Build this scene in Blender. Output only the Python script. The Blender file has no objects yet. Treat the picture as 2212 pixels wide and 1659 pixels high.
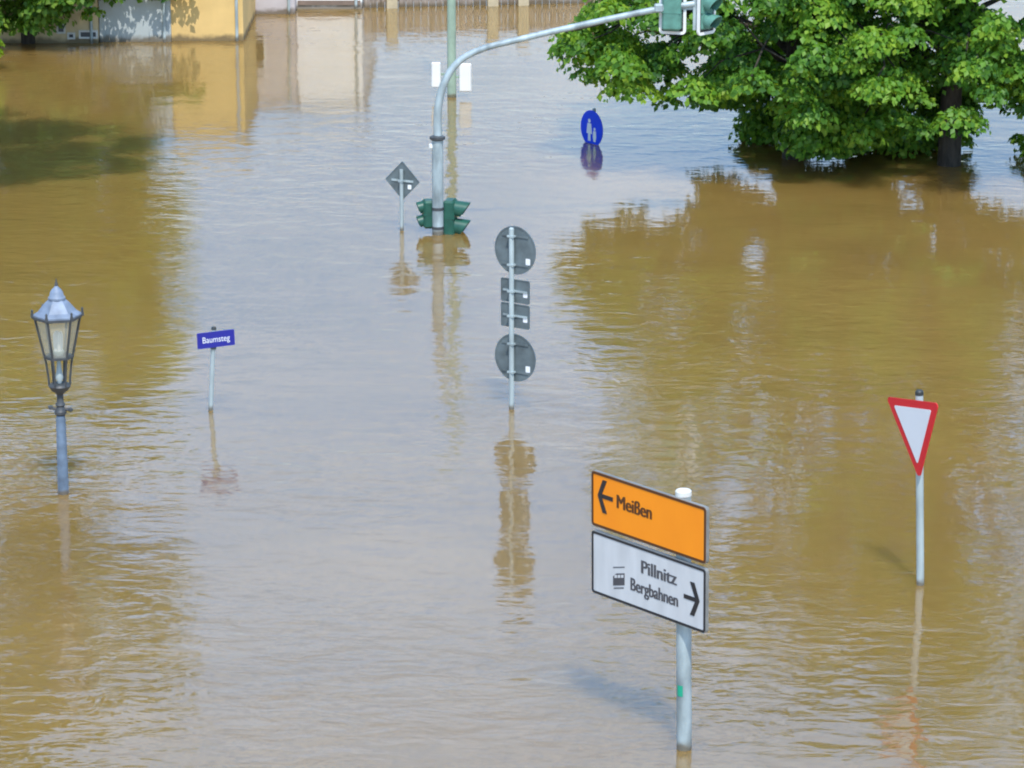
import bpy, math, random
import numpy as np
from mathutils import Vector, Matrix

# ------------------------------------------------------------------ camera
SC = bpy.context.scene
COL = SC.collection
R = math.radians
CAM_H, PITCH, FPX = 11.0, R(15.0), 7576.0          # metres, tilt, focal length in px of a 2212 px wide frame
cam = bpy.data.cameras.new('camera')
cam.sensor_width = 36.0
cam.lens = FPX / 2212.0 * 36.0
cam.clip_start, cam.clip_end = 0.5, 2000.0
camo = bpy.data.objects.new('camera', cam)
camo.location = (0, 0, CAM_H)
camo.rotation_euler = (R(90) - PITCH, 0, 0)
COL.objects.link(camo)
SC.camera = camo

# ------------------------------------------------------------------ sky and sun
SUN_EL = R(58)
SUN_AZ = Vector((0.15, -0.99)).normalized()        # horizontal direction towards the sun (behind the camera, to the right)
sun_dir = Vector((SUN_AZ.x * math.cos(SUN_EL), SUN_AZ.y * math.cos(SUN_EL), math.sin(SUN_EL)))
world = bpy.data.worlds.new('World'); SC.world = world
world.use_nodes = True
wn, wl = world.node_tree.nodes, world.node_tree.links
wn.clear()
sky = wn.new('ShaderNodeTexSky'); sky.sky_type = 'NISHITA'; sky.sun_disc = False
sky.sun_elevation = SUN_EL
sky.sun_rotation = math.atan2(SUN_AZ.x, SUN_AZ.y)
sky.air_density, sky.dust_density, sky.ozone_density = 1.0, 0.3, 2.5
bg = wn.new('ShaderNodeBackground'); bg.inputs['Strength'].default_value = 0.15
cl = wn.new('ShaderNodeBackground'); cl.inputs['Color'].default_value = (0.86, 0.93, 1.05, 1)
cl.inputs['Strength'].default_value = 1.3
tc = wn.new('ShaderNodeTexCoord')
mp = wn.new('ShaderNodeMapping'); mp.inputs['Scale'].default_value = (7.0, 7.0, 24.0); mp.inputs['Location'].default_value = (1.3, 0.4, 0.2)
nz = wn.new('ShaderNodeTexNoise'); nz.inputs['Scale'].default_value = 1.6; nz.inputs['Detail'].default_value = 5; nz.inputs['Roughness'].default_value = 0.55
rp = wn.new('ShaderNodeMapRange'); rp.inputs['From Min'].default_value = 0.36; rp.inputs['From Max'].default_value = 0.62
rp.inputs['To Min'].default_value = 0.0; rp.inputs['To Max'].default_value = 0.40
mx = wn.new('ShaderNodeMixShader'); wo = wn.new('ShaderNodeOutputWorld')
tint = wn.new('ShaderNodeMix'); tint.data_type = 'RGBA'; tint.blend_type = 'MULTIPLY'; tint.inputs['Factor'].default_value = 1.0
tint.inputs['B'].default_value = (0.72, 0.98, 1.10, 1)
sx = wn.new('ShaderNodeSeparateXYZ'); tg = wn.new('ShaderNodeTexCoord'); wl.new(tg.outputs['Generated'], sx.inputs[0])
tr_ = wn.new('ShaderNodeValToRGB'); te = tr_.color_ramp.elements
te[0].position = 0.17; te[0].color = (0.74, 0.78, 0.80, 1); te[1].position = 0.38; te[1].color = (0.66, 1.16, 1.36, 1)
tk = te.new(0.27); tk.color = (0.48, 0.91, 1.18, 1)
wl.new(sx.outputs['Z'], tr_.inputs['Fac']); wl.new(tr_.outputs[0], tint.inputs['B'])
wl.new(sky.outputs[0], tint.inputs['A']); wl.new(tint.outputs['Result'], bg.inputs['Color'])
wl.new(tc.outputs['Generated'], mp.inputs['Vector']); wl.new(mp.outputs[0], nz.inputs['Vector'])
wl.new(nz.outputs['Fac'], rp.inputs['Value']); wl.new(rp.outputs[0], mx.inputs['Fac'])
wl.new(bg.outputs[0], mx.inputs[1]); wl.new(cl.outputs[0], mx.inputs[2]); wl.new(mx.outputs[0], wo.inputs['Surface'])

sl = bpy.data.lights.new('sun', 'SUN'); sl.energy = 2.75; sl.angle = R(0.5); sl.color = (1.0, 0.95, 0.87)
so = bpy.data.objects.new('sun', sl); so.rotation_euler = sun_dir.to_track_quat('Z', 'Y').to_euler()
so.location = (0, 0, 40); COL.objects.link(so)

SC.view_settings.view_transform = 'Standard'
SC.view_settings.look = 'None'
SC.view_settings.exposure = 0.6
SC.view_settings.gamma = 1.0
SC.render.engine = 'CYCLES'
SC.cycles.use_denoising = True
SC.cycles.max_bounces = 8
SC.cycles.filter_width = 2.0
try: SC.render.filter_size = 2.0
except Exception: pass

# ------------------------------------------------------------------ measuring helpers (2212 x 1659 photo pixels -> metres)
def slope(py):
    dy = (829.5 - py) / FPX
    return (-math.sin(PITCH) + dy * math.cos(PITCH)) / (math.cos(PITCH) + dy * math.sin(PITCH))
def at(px, py, z=0.0):
    """the point of the level z seen at that photo pixel"""
    dx, dy = (px - 1106) / FPX, (829.5 - py) / FPX
    d = Vector((dx, math.cos(PITCH) + dy * math.sin(PITCH), -math.sin(PITCH) + dy * math.cos(PITCH)))
    return Vector((0, 0, CAM_H)) + d * ((z - CAM_H) / d.z)
def hz(py, y):
    """height above the water of photo row py at ground distance y"""
    return CAM_H + y * slope(py)
def xat(px, y, z=0.0):
    depth = y * math.cos(PITCH) + (CAM_H - z) * math.sin(PITCH)
    return (px - 1106) / FPX * depth
def proj(x, y, z):
    depth = y * np.cos(PITCH) + (CAM_H - z) * np.sin(PITCH)
    up = y * np.sin(PITCH) + (z - CAM_H) * np.cos(PITCH)
    return 1106 + FPX * x / depth, 829.5 - FPX * up / depth

# ------------------------------------------------------------------ mesh helpers
DEPTH = 1.6                                         # the flood is about this deep
class MB:
    def __init__(s): s.v, s.f = [], []
    def add(s, vs, fs, m=None):
        o = len(s.v)
        for p in vs: s.v.append(tuple(m @ Vector(p)) if m is not None else tuple(p))
        for f in fs: s.f.append(tuple(i + o for i in f))
        return s
    def box(s, c, d, m=None, bev=0.0):
        x, y, z = (k / 2 for k in d)
        if bev:
            b = min(bev, x, y, z)
            vs = []
            idx = {}
            for sx in (-1, 1):
                for sy in (-1, 1):
                    for sz in (-1, 1):
                        idx[sx, sy, sz] = len(vs)
                        vs += [(c[0] + sx * x, c[1] + sy * (y - b), c[2] + sz * (z - b)),
                               (c[0] + sx * (x - b), c[1] + sy * y, c[2] + sz * (z - b)),
                               (c[0] + sx * (x - b), c[1] + sy * (y - b), c[2] + sz * z)]
            fs = []
            I = lambda a, b_, c_, k: idx[a, b_, c_] + k
            for t in (-1, 1):
                fs.append((I(t,-1,-1,0), I(t,1,-1,0), I(t,1,1,0), I(t,-1,1,0)))
                fs.append((I(-1,t,-1,1), I(1,t,-1,1), I(1,t,1,1), I(-1,t,1,1)))
                fs.append((I(-1,-1,t,2), I(1,-1,t,2), I(1,1,t,2), I(-1,1,t,2)))
            for a in (-1, 1):
                for b2 in (-1, 1):
                    fs.append((I(a,b2,-1,0), I(a,b2,1,0), I(a,b2,1,1), I(a,b2,-1,1)))
                    fs.append((I(a,-1,b2,0), I(a,1,b2,0), I(a,1,b2,2), I(a,-1,b2,2)))
                    fs.append((I(-1,a,b2,1), I(1,a,b2,1), I(1,a,b2,2), I(-1,a,b2,2)))
                    for c2 in (-1, 1): fs.append((I(a,b2,c2,0), I(a,b2,c2,1), I(a,b2,c2,2)))
            return s.add(vs, fs, m)
        vs = [(c[0] + a * x, c[1] + b * y, c[2] + e * z) for a in (-1, 1) for b in (-1, 1) for e in (-1, 1)]
        return s.add(vs, [(0,1,3,2), (4,6,7,5), (0,4,5,1), (2,3,7,6), (0,2,6,4), (1,5,7,3)], m)
    def lathe(s, prof, n=20, c=(0, 0, 0), rot=0.0, m=None):
        vs, fs = [], []
        for r, z in prof:
            for k in range(n):
                a = rot + 2 * math.pi * k / n
                vs.append((c[0] + r * math.cos(a), c[1] + r * math.sin(a), c[2] + z))
        for i in range(len(prof) - 1):
            for k in range(n):
                k2 = (k + 1) % n
                fs.append((i*n+k, i*n+k2, (i+1)*n+k2, (i+1)*n+k))
        fs.append(tuple(range(n))[::-1]); fs.append(tuple((len(prof)-1)*n + k for k in range(n)))
        return s.add(vs, fs, m)
    def tube(s, pts, rad, n=10, m=None):
        pts = [Vector(p) for p in pts]
        if not hasattr(rad, '__len__'): rad = [rad] * len(pts)
        vs, fs = [], []
        prev = None
        for i, p in enumerate(pts):
            t = (pts[min(i+1, len(pts)-1)] - pts[max(i-1, 0)]).normalized()
            if prev is None:
                u = t.orthogonal().normalized()
            else:
                u = (prev - t * prev.dot(t)).normalized()
            prev = u
            w = t.cross(u)
            for k in range(n):
                a = 2 * math.pi * k / n
                vs.append(p + (u * math.cos(a) + w * math.sin(a)) * rad[i])
        for i in range(len(pts) - 1):
            for k in range(n):
                k2 = (k + 1) % n
                fs.append((i*n+k, i*n+k2, (i+1)*n+k2, (i+1)*n+k))
        fs.append(tuple(range(n))[::-1]); fs.append(tuple((len(pts)-1)*n + k for k in range(n)))
        return s.add(vs, fs, m)
    def prism(s, poly, y0, y1, m=None):
        """outline in x, z pushed from y0 to y1"""
        n = len(poly)
        vs = [(x, y0, z) for x, z in poly] + [(x, y1, z) for x, z in poly]
        fs = [tuple(range(n)), tuple(range(2*n-1, n-1, -1))]
        for k in range(n): fs.append((k, (k+1) % n, n + (k+1) % n, n + k))
        return s.add(vs, fs, m)
    def ring(s, outer, inner, y0, y1, m=None):
        """frame between two outlines with the same point count"""
        n = len(outer)
        vs = [(x, y, z) for y in (y0, y1) for P in (outer, inner) for x, z in P]
        fs = []
        for k in range(n):
            j = (k + 1) % n
            fs += [(k, j, n+j, n+k), (2*n+k, 3*n+k, 3*n+j, 2*n+j), (k, 2*n+k, 2*n+j, j), (n+k, n+j, 3*n+j, 3*n+k)]
        return s.add(vs, fs, m)
    def build(s, name, mat, parent=None, smooth=False, loc=None, rot=None):
        me = bpy.data.meshes.new(name)
        me.from_pydata(s.v, [], s.f)
        import bmesh
        b = bmesh.new(); b.from_mesh(me); bmesh.ops.recalc_face_normals(b, faces=b.faces); b.to_mesh(me); b.free()
        me.materials.append(mat)
        if smooth:
            me.shade_smooth()
            try: me.set_sharp_from_angle(angle=R(35))
            except Exception: pass
        o = bpy.data.objects.new(name, me)
        COL.objects.link(o)
        if loc is not None: o.location = loc
        if rot is not None: o.rotation_euler = rot
        if parent is not None: o.parent = parent
        return o

def tag(o, label=None, cat=None, group=None, kind=None):
    if label: o['label'] = label
    if cat: o['category'] = cat
    if group: o['group'] = group
    if kind: o['kind'] = kind
    return o
def thing(name, label, cat, contact, turn=0.0, lean=0.0, group=None):
    """Empty at the foot of a thing, below the water; its shape is built with z = 0 at the water line.
    lean: tilt to the left (radians) about the point where it leaves the water."""
    o = bpy.data.objects.new(name, None); COL.objects.link(o)
    o.empty_display_size = 0.2
    rot = Matrix.Rotation(-lean, 4, 'Y') @ Matrix.Rotation(turn, 4, 'Z')
    foot = rot @ Vector((0, 0, -DEPTH))
    o.rotation_euler = rot.to_euler()
    o.location = (contact[0] + foot.x, contact[1] + foot.y, foot.z)
    tag(o, label, cat, group)
    return o
UP = (0, 0, DEPTH)
def part(mb, name, mat, root, smooth=False):
    return mb.build(name, mat, root, smooth, loc=UP)
def sub(mb, name, mat, parent, smooth=False):
    return mb.build(name, mat, parent, smooth)

# ------------------------------------------------------------------ materials
def new_mat(name):
    m = bpy.data.materials.new(name); m.use_nodes = True
    n = m.node_tree.nodes; p = n['Principled BSDF']
    return m, n, m.node_tree.links, p
def mat(name, col, rough=0.6, metal=0.0, var=0.12, scale=6.0, spec=0.5, dirt=None, stretch=(1, 1, 1), bump=0.0, mud=0.0):
    m, n, l, p = new_mat(name)
    g = n.new('ShaderNodeTexCoord'); mp = n.new('ShaderNodeMapping'); mp.inputs['Scale'].default_value = stretch
    t = n.new('ShaderNodeTexNoise'); t.inputs['Scale'].default_value = scale; t.inputs['Detail'].default_value = 5
    l.new(g.outputs['Object'], mp.inputs['Vector']); l.new(mp.outputs[0], t.inputs['Vector'])
    r = n.new('ShaderNodeValToRGB')
    r.color_ramp.elements[0].position = 0.3; r.color_ramp.elements[1].position = 0.7
    lo = tuple(c * (1 - var) for c in col) if dirt is None else dirt
    r.color_ramp.elements[0].color = (*lo, 1)
    r.color_ramp.elements[1].color = (*(min(1, c * (1 + var)) for c in col), 1)
    l.new(t.outputs['Fac'], r.inputs['Fac']); l.new(r.outputs['Color'], p.inputs['Base Color'])
    if mud:                                          # silt the flood left at and above the water line (z = 0)
        sp = n.new('ShaderNodeSeparateXYZ'); l.new(g.outputs['Object'], sp.inputs[0])
        t2_ = n.new('ShaderNodeTexNoise'); t2_.inputs['Scale'].default_value = 5.0; t2_.inputs['Detail'].default_value = 4; l.new(g.outputs['Object'], t2_.inputs['Vector'])
        ma = n.new('ShaderNodeMath'); ma.operation = 'MULTIPLY_ADD'; ma.inputs[1].default_value = -mud * 1.6; l.new(t2_.outputs['Fac'], ma.inputs[0]); l.new(sp.outputs['Z'], ma.inputs[2])
        mr = n.new('ShaderNodeMapRange'); mr.interpolation_type = 'SMOOTHSTEP'
        for k_, v_ in zip(('From Min', 'From Max', 'To Min', 'To Max'), (-mud * 0.6, mud * 0.35, 0.85, 0.0)): mr.inputs[k_].default_value = v_
        l.new(ma.outputs[0], mr.inputs['Value'])
        mm = n.new('ShaderNodeMix'); mm.data_type = 'RGBA'; mm.inputs['B'].default_value = (0.12, 0.09, 0.05, 1)
        l.new(mr.outputs[0], mm.inputs['Factor']); l.new(r.outputs['Color'], mm.inputs['A']); l.new(mm.outputs['Result'], p.inputs['Base Color'])
    p.inputs['Roughness'].default_value = rough; p.inputs['Metallic'].default_value = metal
    p.inputs['Specular IOR Level'].default_value = spec
    if bump:
        b = n.new('ShaderNodeBump'); b.inputs['Distance'].default_value = bump; l.new(t.outputs['Fac'], b.inputs['Height']); l.new(b.outputs[0], p.inputs['Normal'])
    return m
M = {}
M['steel'] = mat('galvanised_steel', (0.35, 0.42, 0.44), 0.48, 0.2, 0.42, 6, stretch=(1, 1, 0.4), mud=0.10)
M['steel_light'] = mat('pale_galvanised_steel', (0.39, 0.46, 0.47), 0.52, 0.1, 0.28, 6, stretch=(1, 1, 0.3), mud=0.08)
M['lamp_paint'] = mat('blue_grey_paint', (0.13, 0.18, 0.25), 0.5, 0.0, 0.3, 8, mud=0.06)
M['lamp_roof'] = mat('zinc_lamp_roof', (0.19, 0.235, 0.31), 0.55, 0.1, 0.25, 8)
M['lamp_iron'] = mat('dark_lamp_iron', (0.055, 0.06, 0.065), 0.5, 0.0, 0.25, 12)
M['white_sign'] = mat('white_sign_sheeting', (0.58, 0.59, 0.60), 0.4, 0.0, 0.10, 4, stretch=(1.5, 1, 0.4))
M['orange'] = mat('orange_sign_sheeting', (1.0, 0.29, 0.008), 0.4, 0.0, 0.06, 3, stretch=(1, 1, 0.5))
M['ink'] = mat('black_sign_print', (0.02, 0.02, 0.024), 0.4)
M['grey_ink'] = mat('dark_grey_sign_print', (0.075, 0.075, 0.085), 0.4)
M['brown_ink'] = mat('brown_black_sign_print', (0.09, 0.03, 0.006), 0.4)
M['back'] = mat('grey_sign_back', (0.115, 0.145, 0.155), 0.55, 0.0, 0.28, 6)
M['edge'] = mat('dull_aluminium_edge', (0.20, 0.20, 0.19), 0.5, 0.0, 0.2, 8)
M['red'] = mat('red_sign_sheeting', (0.68, 0.012, 0.022), 0.35, 0.0, 0.04, 3)
M['blue_plate'] = mat('dark_blue_enamel', (0.020, 0.022, 0.27), 0.3, 0.0, 0.06, 4)
M['blue_sign'] = mat('bright_blue_sheeting', (0.0, 0.055, 0.72), 0.4, 0.0, 0.08, 4, spec=0.25)
M['white_print'] = mat('white_sign_print', (0.75, 0.77, 0.80), 0.45, 0.0, 0.03, 3)
M['sticker'] = mat('white_sticker', (0.85, 0.86, 0.88), 0.5, 0.0, 0.02, 3)
M['green_sticker'] = mat('green_sticker', (0.01, 0.33, 0.20), 0.5, 0.0, 0.1, 9)
M['cap'] = mat('black_plastic_cap', (0.03, 0.035, 0.035), 0.5)
M['pale_cap'] = mat('white_plastic_cap', (0.70, 0.70, 0.66), 0.5)
M['signal_green'] = mat('dark_green_signal_housing', (0.012, 0.085, 0.058), 0.42, 0.0, 0.2, 9)
M['signal_teal'] = mat('faded_green_signal_housing', (0.10, 0.25, 0.20), 0.5, 0.0, 0.2, 9)
M['lens'] = mat('dark_signal_lens', (0.012, 0.014, 0.016), 0.15)
M['board_white'] = mat('white_painted_panel', (0.80, 0.80, 0.78), 0.5, 0.0, 0.04, 4)
M['board_black'] = mat('black_back_board', (0.02, 0.024, 0.024), 0.5)
M['mast_green'] = mat('pale_green_paint', (0.32, 0.43, 0.34), 0.45, 0.0, 0.15, 7, mud=0.08)
M['bark'] = mat('grey_brown_bark', (0.045, 0.036, 0.028), 0.9, 0.0, 0.5, 14, stretch=(1, 1, 0.25), bump=0.03)
M['wall_cream'] = mat('cream_render', (0.62, 0.50, 0.30), 0.85, 0.0, 0.08, 2.5, mud=0.13)
M['wall_blue'] = mat('pale_blue_grey_render', (0.40, 0.45, 0.46), 0.85, 0.0, 0.08, 2.0, mud=0.13)
M['wall_orange'] = mat('yellow_orange_render', (0.70, 0.48, 0.19), 0.85, 0.0, 0.09, 2.2, mud=0.13)
M['wall_grey'] = mat('lilac_grey_render', (0.50, 0.47, 0.49), 0.85, 0.0, 0.12, 2.2, mud=0.13)
M['wall_white'] = mat('white_render', (0.86, 0.86, 0.84), 0.85, 0.0, 0.06, 2.0, mud=0.13)
M['roof_pale'] = mat('pale_roof_sheet', (0.50, 0.50, 0.50), 0.7, 0.0, 0.1, 3)
M['wood'] = mat('weathered_brown_boards', (0.29, 0.24, 0.20), 0.85, 0.0, 0.45, 5, stretch=(6, 1, 0.3), mud=0.12)
M['stone_pale'] = mat('beige_stone', (0.50, 0.42, 0.28), 0.85, 0.0, 0.15, 6)
M['window_frame'] = mat('white_window_frame', (0.62, 0.62, 0.60), 0.5)
M['plinth'] = mat('brown_plinth_paint', (0.20, 0.15, 0.12), 0.8, 0.0, 0.2, 5)
def glass_mat():
    m, n, l, p = new_mat('dark_window_glass')
    p.inputs['Base Color'].default_value = (0.03, 0.035, 0.04, 1); p.inputs['Roughness'].default_value = 0.08
    return m
M['pane'] = glass_mat()
def lamp_glass():
    m, n, l, p = new_mat('milky_lamp_glass')
    p.inputs['Base Color'].default_value = (0.80, 0.78, 0.66, 1); p.inputs['Roughness'].default_value = 0.12
    t = n.new('ShaderNodeBsdfTransparent'); t.inputs['Color'].default_value = (0.95, 0.93, 0.86, 1)
    mx = n.new('ShaderNodeMixShader'); mx.inputs['Fac'].default_value = 0.30
    out = n['Material Output']
    l.new(t.outputs[0], mx.inputs[1]); l.new(p.outputs[0], mx.inputs[2]); l.new(mx.outputs[0], out.inputs['Surface'])
    return m
M['lamp_glass'] = lamp_glass()

def leaf_mat(name, dark, mid, light, glow=0.38):
    m, n, l, p = new_mat(name)
    a = n.new('ShaderNodeAttribute'); a.attribute_name = 'tone'
    r = n.new('ShaderNodeValToRGB'); e = r.color_ramp.elements
    e[0].color = (*dark, 1); e[1].color = (*light, 1); k = e.new(0.5); k.color = (*mid, 1)
    l.new(a.outputs['Fac'], r.inputs['Fac']); l.new(r.outputs[0], p.inputs['Base Color'])
    p.inputs['Roughness'].default_value = 0.48; p.inputs['Specular IOR Level'].default_value = 0.35
    tr = n.new('ShaderNodeBsdfTranslucent')
    hv = n.new('ShaderNodeMix'); hv.data_type = 'RGBA'; hv.blend_type = 'MULTIPLY'; hv.inputs['Factor'].default_value = 1.0
    hv.inputs['B'].default_value = (1.5, 1.35, 0.5, 1)
    l.new(r.outputs[0], hv.inputs['A']); l.new(hv.outputs['Result'], tr.inputs['Color'])
    mx = n.new('ShaderNodeMixShader'); mx.inputs['Fac'].default_value = glow
    out = n['Material Output']
    l.new(p.outputs[0], mx.inputs[1]); l.new(tr.outputs[0], mx.inputs[2]); l.new(mx.outputs[0], out.inputs['Surface'])
    return m
M['leaf'] = leaf_mat('broad_green_leaves', (0.038, 0.12, 0.020), (0.125, 0.29, 0.027), (0.28, 0.43, 0.04))
M['leaf_olive'] = leaf_mat('olive_green_leaves', (0.04, 0.12, 0.016), (0.10, 0.22, 0.022), (0.20, 0.32, 0.035), 0.42)
M['leaf_pale'] = leaf_mat('pale_yellow_green_leaves', (0.15, 0.26, 0.014), (0.27, 0.39, 0.02), (0.38, 0.48, 0.03), 0.68)
M['leaf_lime'] = leaf_mat('lime_green_leaves', (0.12, 0.23, 0.01), (0.22, 0.36, 0.015), (0.33, 0.45, 0.03))

def water_mat():
    m, n, l, p = new_mat('muddy_flood_water')
    g = n.new('ShaderNodeNewGeometry')
    def noise(sx, sy, detail, rough, off=0.0, dist=0.0):
        mp = n.new('ShaderNodeMapping'); mp.inputs['Scale'].default_value = (sx, sy, 1); mp.inputs['Location'].default_value = (off, off * 1.7, 0)
        t = n.new('ShaderNodeTexNoise'); t.inputs['Scale'].default_value = 1.0
        t.inputs['Detail'].default_value = detail; t.inputs['Roughness'].default_value = rough; t.inputs['Distortion'].default_value = dist
        l.new(g.outputs['Position'], mp.inputs['Vector']); l.new(mp.outputs[0], t.inputs['Vector'])
        return t.outputs['Fac']
    def math_(op, a, b):
        k = n.new('ShaderNodeMath'); k.operation = op
        for i, v in enumerate((a, b)):
            if isinstance(v, (int, float)): k.inputs[i].default_value = v
            else: l.new(v, k.inputs[i])
        return k.outputs[0]
    def rng(v, a, b, c, d):
        k = n.new('ShaderNodeMapRange'); k.interpolation_type = 'SMOOTHSTEP'
        for nm, x in zip(('From Min', 'From Max', 'To Min', 'To Max'), (a, b, c, d)): k.inputs[nm].default_value = x
        l.new(v, k.inputs['Value']); return k.outputs[0]
    gust = rng(noise(0.10, 0.13, 2, 0.5, 3.1), 0.38, 0.64, 0.5, 1.75)
    spy = n.new('ShaderNodeSeparateXYZ'); l.new(g.outputs['Position'], spy.inputs[0])
    gust = math_('MULTIPLY', gust, rng(spy.outputs['Y'], 28.0, 48.0, 1.1, 0.95))    # the open water nearer the bridge is choppier
    swell = noise(0.35, 0.75, 2, 0.45, 5.0, 0.3)
    ripple = noise(1.5, 2.1, 3, 0.5, 1.0, 0.5)
    fine = noise(2.4, 5.2, 2, 0.5, 9.0, 0.4)
    h = math_('ADD', math_('MULTIPLY', swell, WAVE[0]), math_('MULTIPLY', math_('ADD', math_('MULTIPLY', ripple, WAVE[1]), math_('MULTIPLY', fine, WAVE[2])), gust))
    b = n.new('ShaderNodeBump'); b.inputs['Strength'].default_value = 1.0; b.inputs['Distance'].default_value = 1.0
    l.new(h, b.inputs['Height']); l.new(b.outputs[0], p.inputs['Normal'])
    silt = noise(0.16, 0.22, 4, 0.6, 7.0, 0.6)
    r = n.new('ShaderNodeValToRGB')
    r.color_ramp.elements[0].position = 0.35; r.color_ramp.elements[1].position = 0.68
    r.color_ramp.elements[0].color = (*(c * 0.9 for c in SILT), 1); r.color_ramp.elements[1].color = (*(c * 1.1 for c in SILT), 1)
    l.new(silt, r.inputs['Fac']); l.new(r.outputs[0], p.inputs['Base Color'])
    p.inputs['Roughness'].default_value = 0.06
    p.inputs['IOR'].default_value = 2.2
    p.subsurface_method = 'BURLEY'
    p.inputs['Subsurface Weight'].default_value = 1.0
    p.inputs['Subsurface Radius'].default_value = (1.0, 0.8, 0.5)
    p.inputs['Subsurface Scale'].default_value = 1.1
    return m
WAVE = (0.009, 0.0100, 0.0050)
SILT = (0.238, 0.144, 0.040)
M['water'] = water_mat()

# ------------------------------------------------------------------ the flood
w = MB(); w.add([(-350, -60, 0), (350, -60, 0), (350, 700, 0), (-350, 700, 0)], [(0, 1, 2, 3)])
tag(w.build('water', M['water']), kind='structure')

# ------------------------------------------------------------------ lettering
def lettering(text, size, squeeze, matl, parent, x, y, z, name='lettering', align='LEFT', thick=0.001, bold=0.0):
    cu = bpy.data.curves.new('text', 'FONT'); cu.body = text; cu.size = size; cu.extrude = thick; cu.offset = 0.0
    cu.align_x = align
    o = bpy.data.objects.new('text', cu); COL.objects.link(o)
    bpy.context.view_layer.update()
    me = bpy.data.meshes.new_from_object(o.evaluated_get(bpy.context.evaluated_depsgraph_get()))
    bpy.data.objects.remove(o); bpy.data.curves.remove(cu)
    for v in me.vertices:
        a, b_, c = v.co
        v.co = (a * squeeze + x, y - c, b_ + z)
    me.materials.clear(); me.materials.append(matl); me.name = name
    if bold:                                         # heavier strokes: the same letters set again a few mm beside
        import bmesh
        b2 = bmesh.new(); b2.from_mesh(me)
        for kk in (-1, 1):
            g_ = bmesh.ops.duplicate(b2, geom=b2.verts[:] + b2.edges[:] + b2.faces[:]) if kk == -1 else None
            if g_ is None:
                continue
            for v in g_['geom']:
                if isinstance(v, bmesh.types.BMVert): v.co.x += bold; v.co.y -= 0.0004
        b2.to_mesh(me); b2.free()
    t = bpy.data.objects.new(name, me); COL.objects.link(t); t.parent = parent
    return t
def round_rect(w_, h_, r, cx=0, cz=0, n=5):
    out = []
    for qx, qz, a0 in ((1, 1, 0), (-1, 1, 90), (-1, -1, 180), (1, -1, 270)):
        for k in range(n):
            a = R(a0 + 90 * k / (n - 1))
            out.append((cx + qx * (w_ / 2 - r) + r * math.cos(a), cz + qz * (h_ / 2 - r) + r * math.sin(a)))
    return out
def circle(r, cx=0, cz=0, n=40):
    return [(cx + r * math.cos(2 * math.pi * k / n), cz + r * math.sin(2 * math.pi * k / n)) for k in range(n)]

# ------------------------------------------------------------------ direction sign in the foreground
c = at(1478, 1617)
Y = c.y
ds = thing('direction_sign', 'large direction sign with orange panel above white panel on thick grey post in foreground', 'road sign', c, turn=R(-50), lean=R(0.9))
zt = hz(1058, Y)
p = MB(); p.lathe([(0.066, -DEPTH), (0.066, zt - 0.05)], 24)
post = part(p, 'post', M['steel'], ds, True)
k = MB(); k.lathe([(0.070, zt - 0.05), (0.070, zt - 0.01), (0.060, zt)], 24); part(k, 'post_cap', M['pale_cap'], ds, True)
PW, PX = 1.47, -0.375                              # panel width, centre beside the post (local x)
fy = -0.095                                        # panel front
o_top, o_bot = hz(1056, Y) + 0.03, hz(1173, Y) + 0.03
def panel(zc, hh, face, rim, name):
    b = MB(); b.prism(round_rect(PW, hh, 0.03, PX, zc), fy, fy + 0.028)
    pn = part(b, name, face, ds); pn.rotation_euler = (0, R(0.7), 0)   # knocked slightly askew
    rm = MB(); rm.ring(round_rect(PW - 0.004, hh - 0.004, 0.028, PX, zc), round_rect(PW - 0.046, hh - 0.046, 0.014, PX, zc), fy - 0.004, fy + 0.0)
    sub(rm, 'border', rim, pn)
    ed = MB(); ed.ring(round_rect(PW + 0.007, hh + 0.007, 0.033, PX, zc), round_rect(PW, hh, 0.03, PX, zc), fy - 0.001, fy + 0.034)
    sub(ed, 'edge_frame', M['edge'], pn)
    return pn
OH = 0.50
zo = hz(1116, Y) - 0.062
zw = hz(1254, Y) - 0.074
WH = 0.575
po = panel(zo, OH, M['orange'], M['brown_ink'], 'orange_panel')
pw = panel(zw, WH, M['white_sign'], M['ink'], 'white_panel')
def arrow(cx, cz, s, d, matl, parent):
    """arrow of the sign: swept head and short shaft; d = -1 points left"""
    b = MB()
    y0, y1 = fy - 0.004, fy - 0.0005
    b.prism([(cx, cz - 0.016 * s), (cx + d * -0.13 * s, cz - 0.016 * s), (cx + d * -0.13 * s, cz + 0.016 * s), (cx, cz + 0.016 * s)], y0, y1)
    b.prism([(cx + d * 0.035 * s, cz), (cx - d * 0.005 * s, cz), (cx + d * -0.065 * s, cz + 0.125 * s), (cx + d * -0.02 * s, cz + 0.125 * s)], y0 - 0.001, y1)
    b.prism([(cx + d * 0.035 * s, cz - 0.0005), (cx - d * 0.005 * s, cz - 0.0005), (cx + d * -0.065 * s, cz - 0.125 * s), (cx + d * -0.02 * s, cz - 0.125 * s)], y0 - 0.001, y1)
    return sub(b, 'arrow', matl, parent)
L0 = PX - PW / 2
arrow(L0 + 0.125, zo + 0.045, 1.2, -1, M['ink'], po)
lettering('Meißen', 0.175, 0.90, M['brown_ink'], po, L0 + 0.32, fy - 0.002, zo - 0.015, bold=0.012)
arrow(L0 + PW - 0.115, zw - 0.015, 1.2, 1, M['ink'], pw)
lettering('Pillnitz', 0.17, 1.03, M['grey_ink'], pw, L0 + PW - 0.37, fy - 0.002, zw + 0.055, align='RIGHT', bold=0.012)
lettering('Bergbahnen', 0.165, 0.79, M['grey_ink'], pw, L0 + PW - 0.345, fy - 0.002, zw - 0.135, align='RIGHT', bold=0.010)
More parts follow.
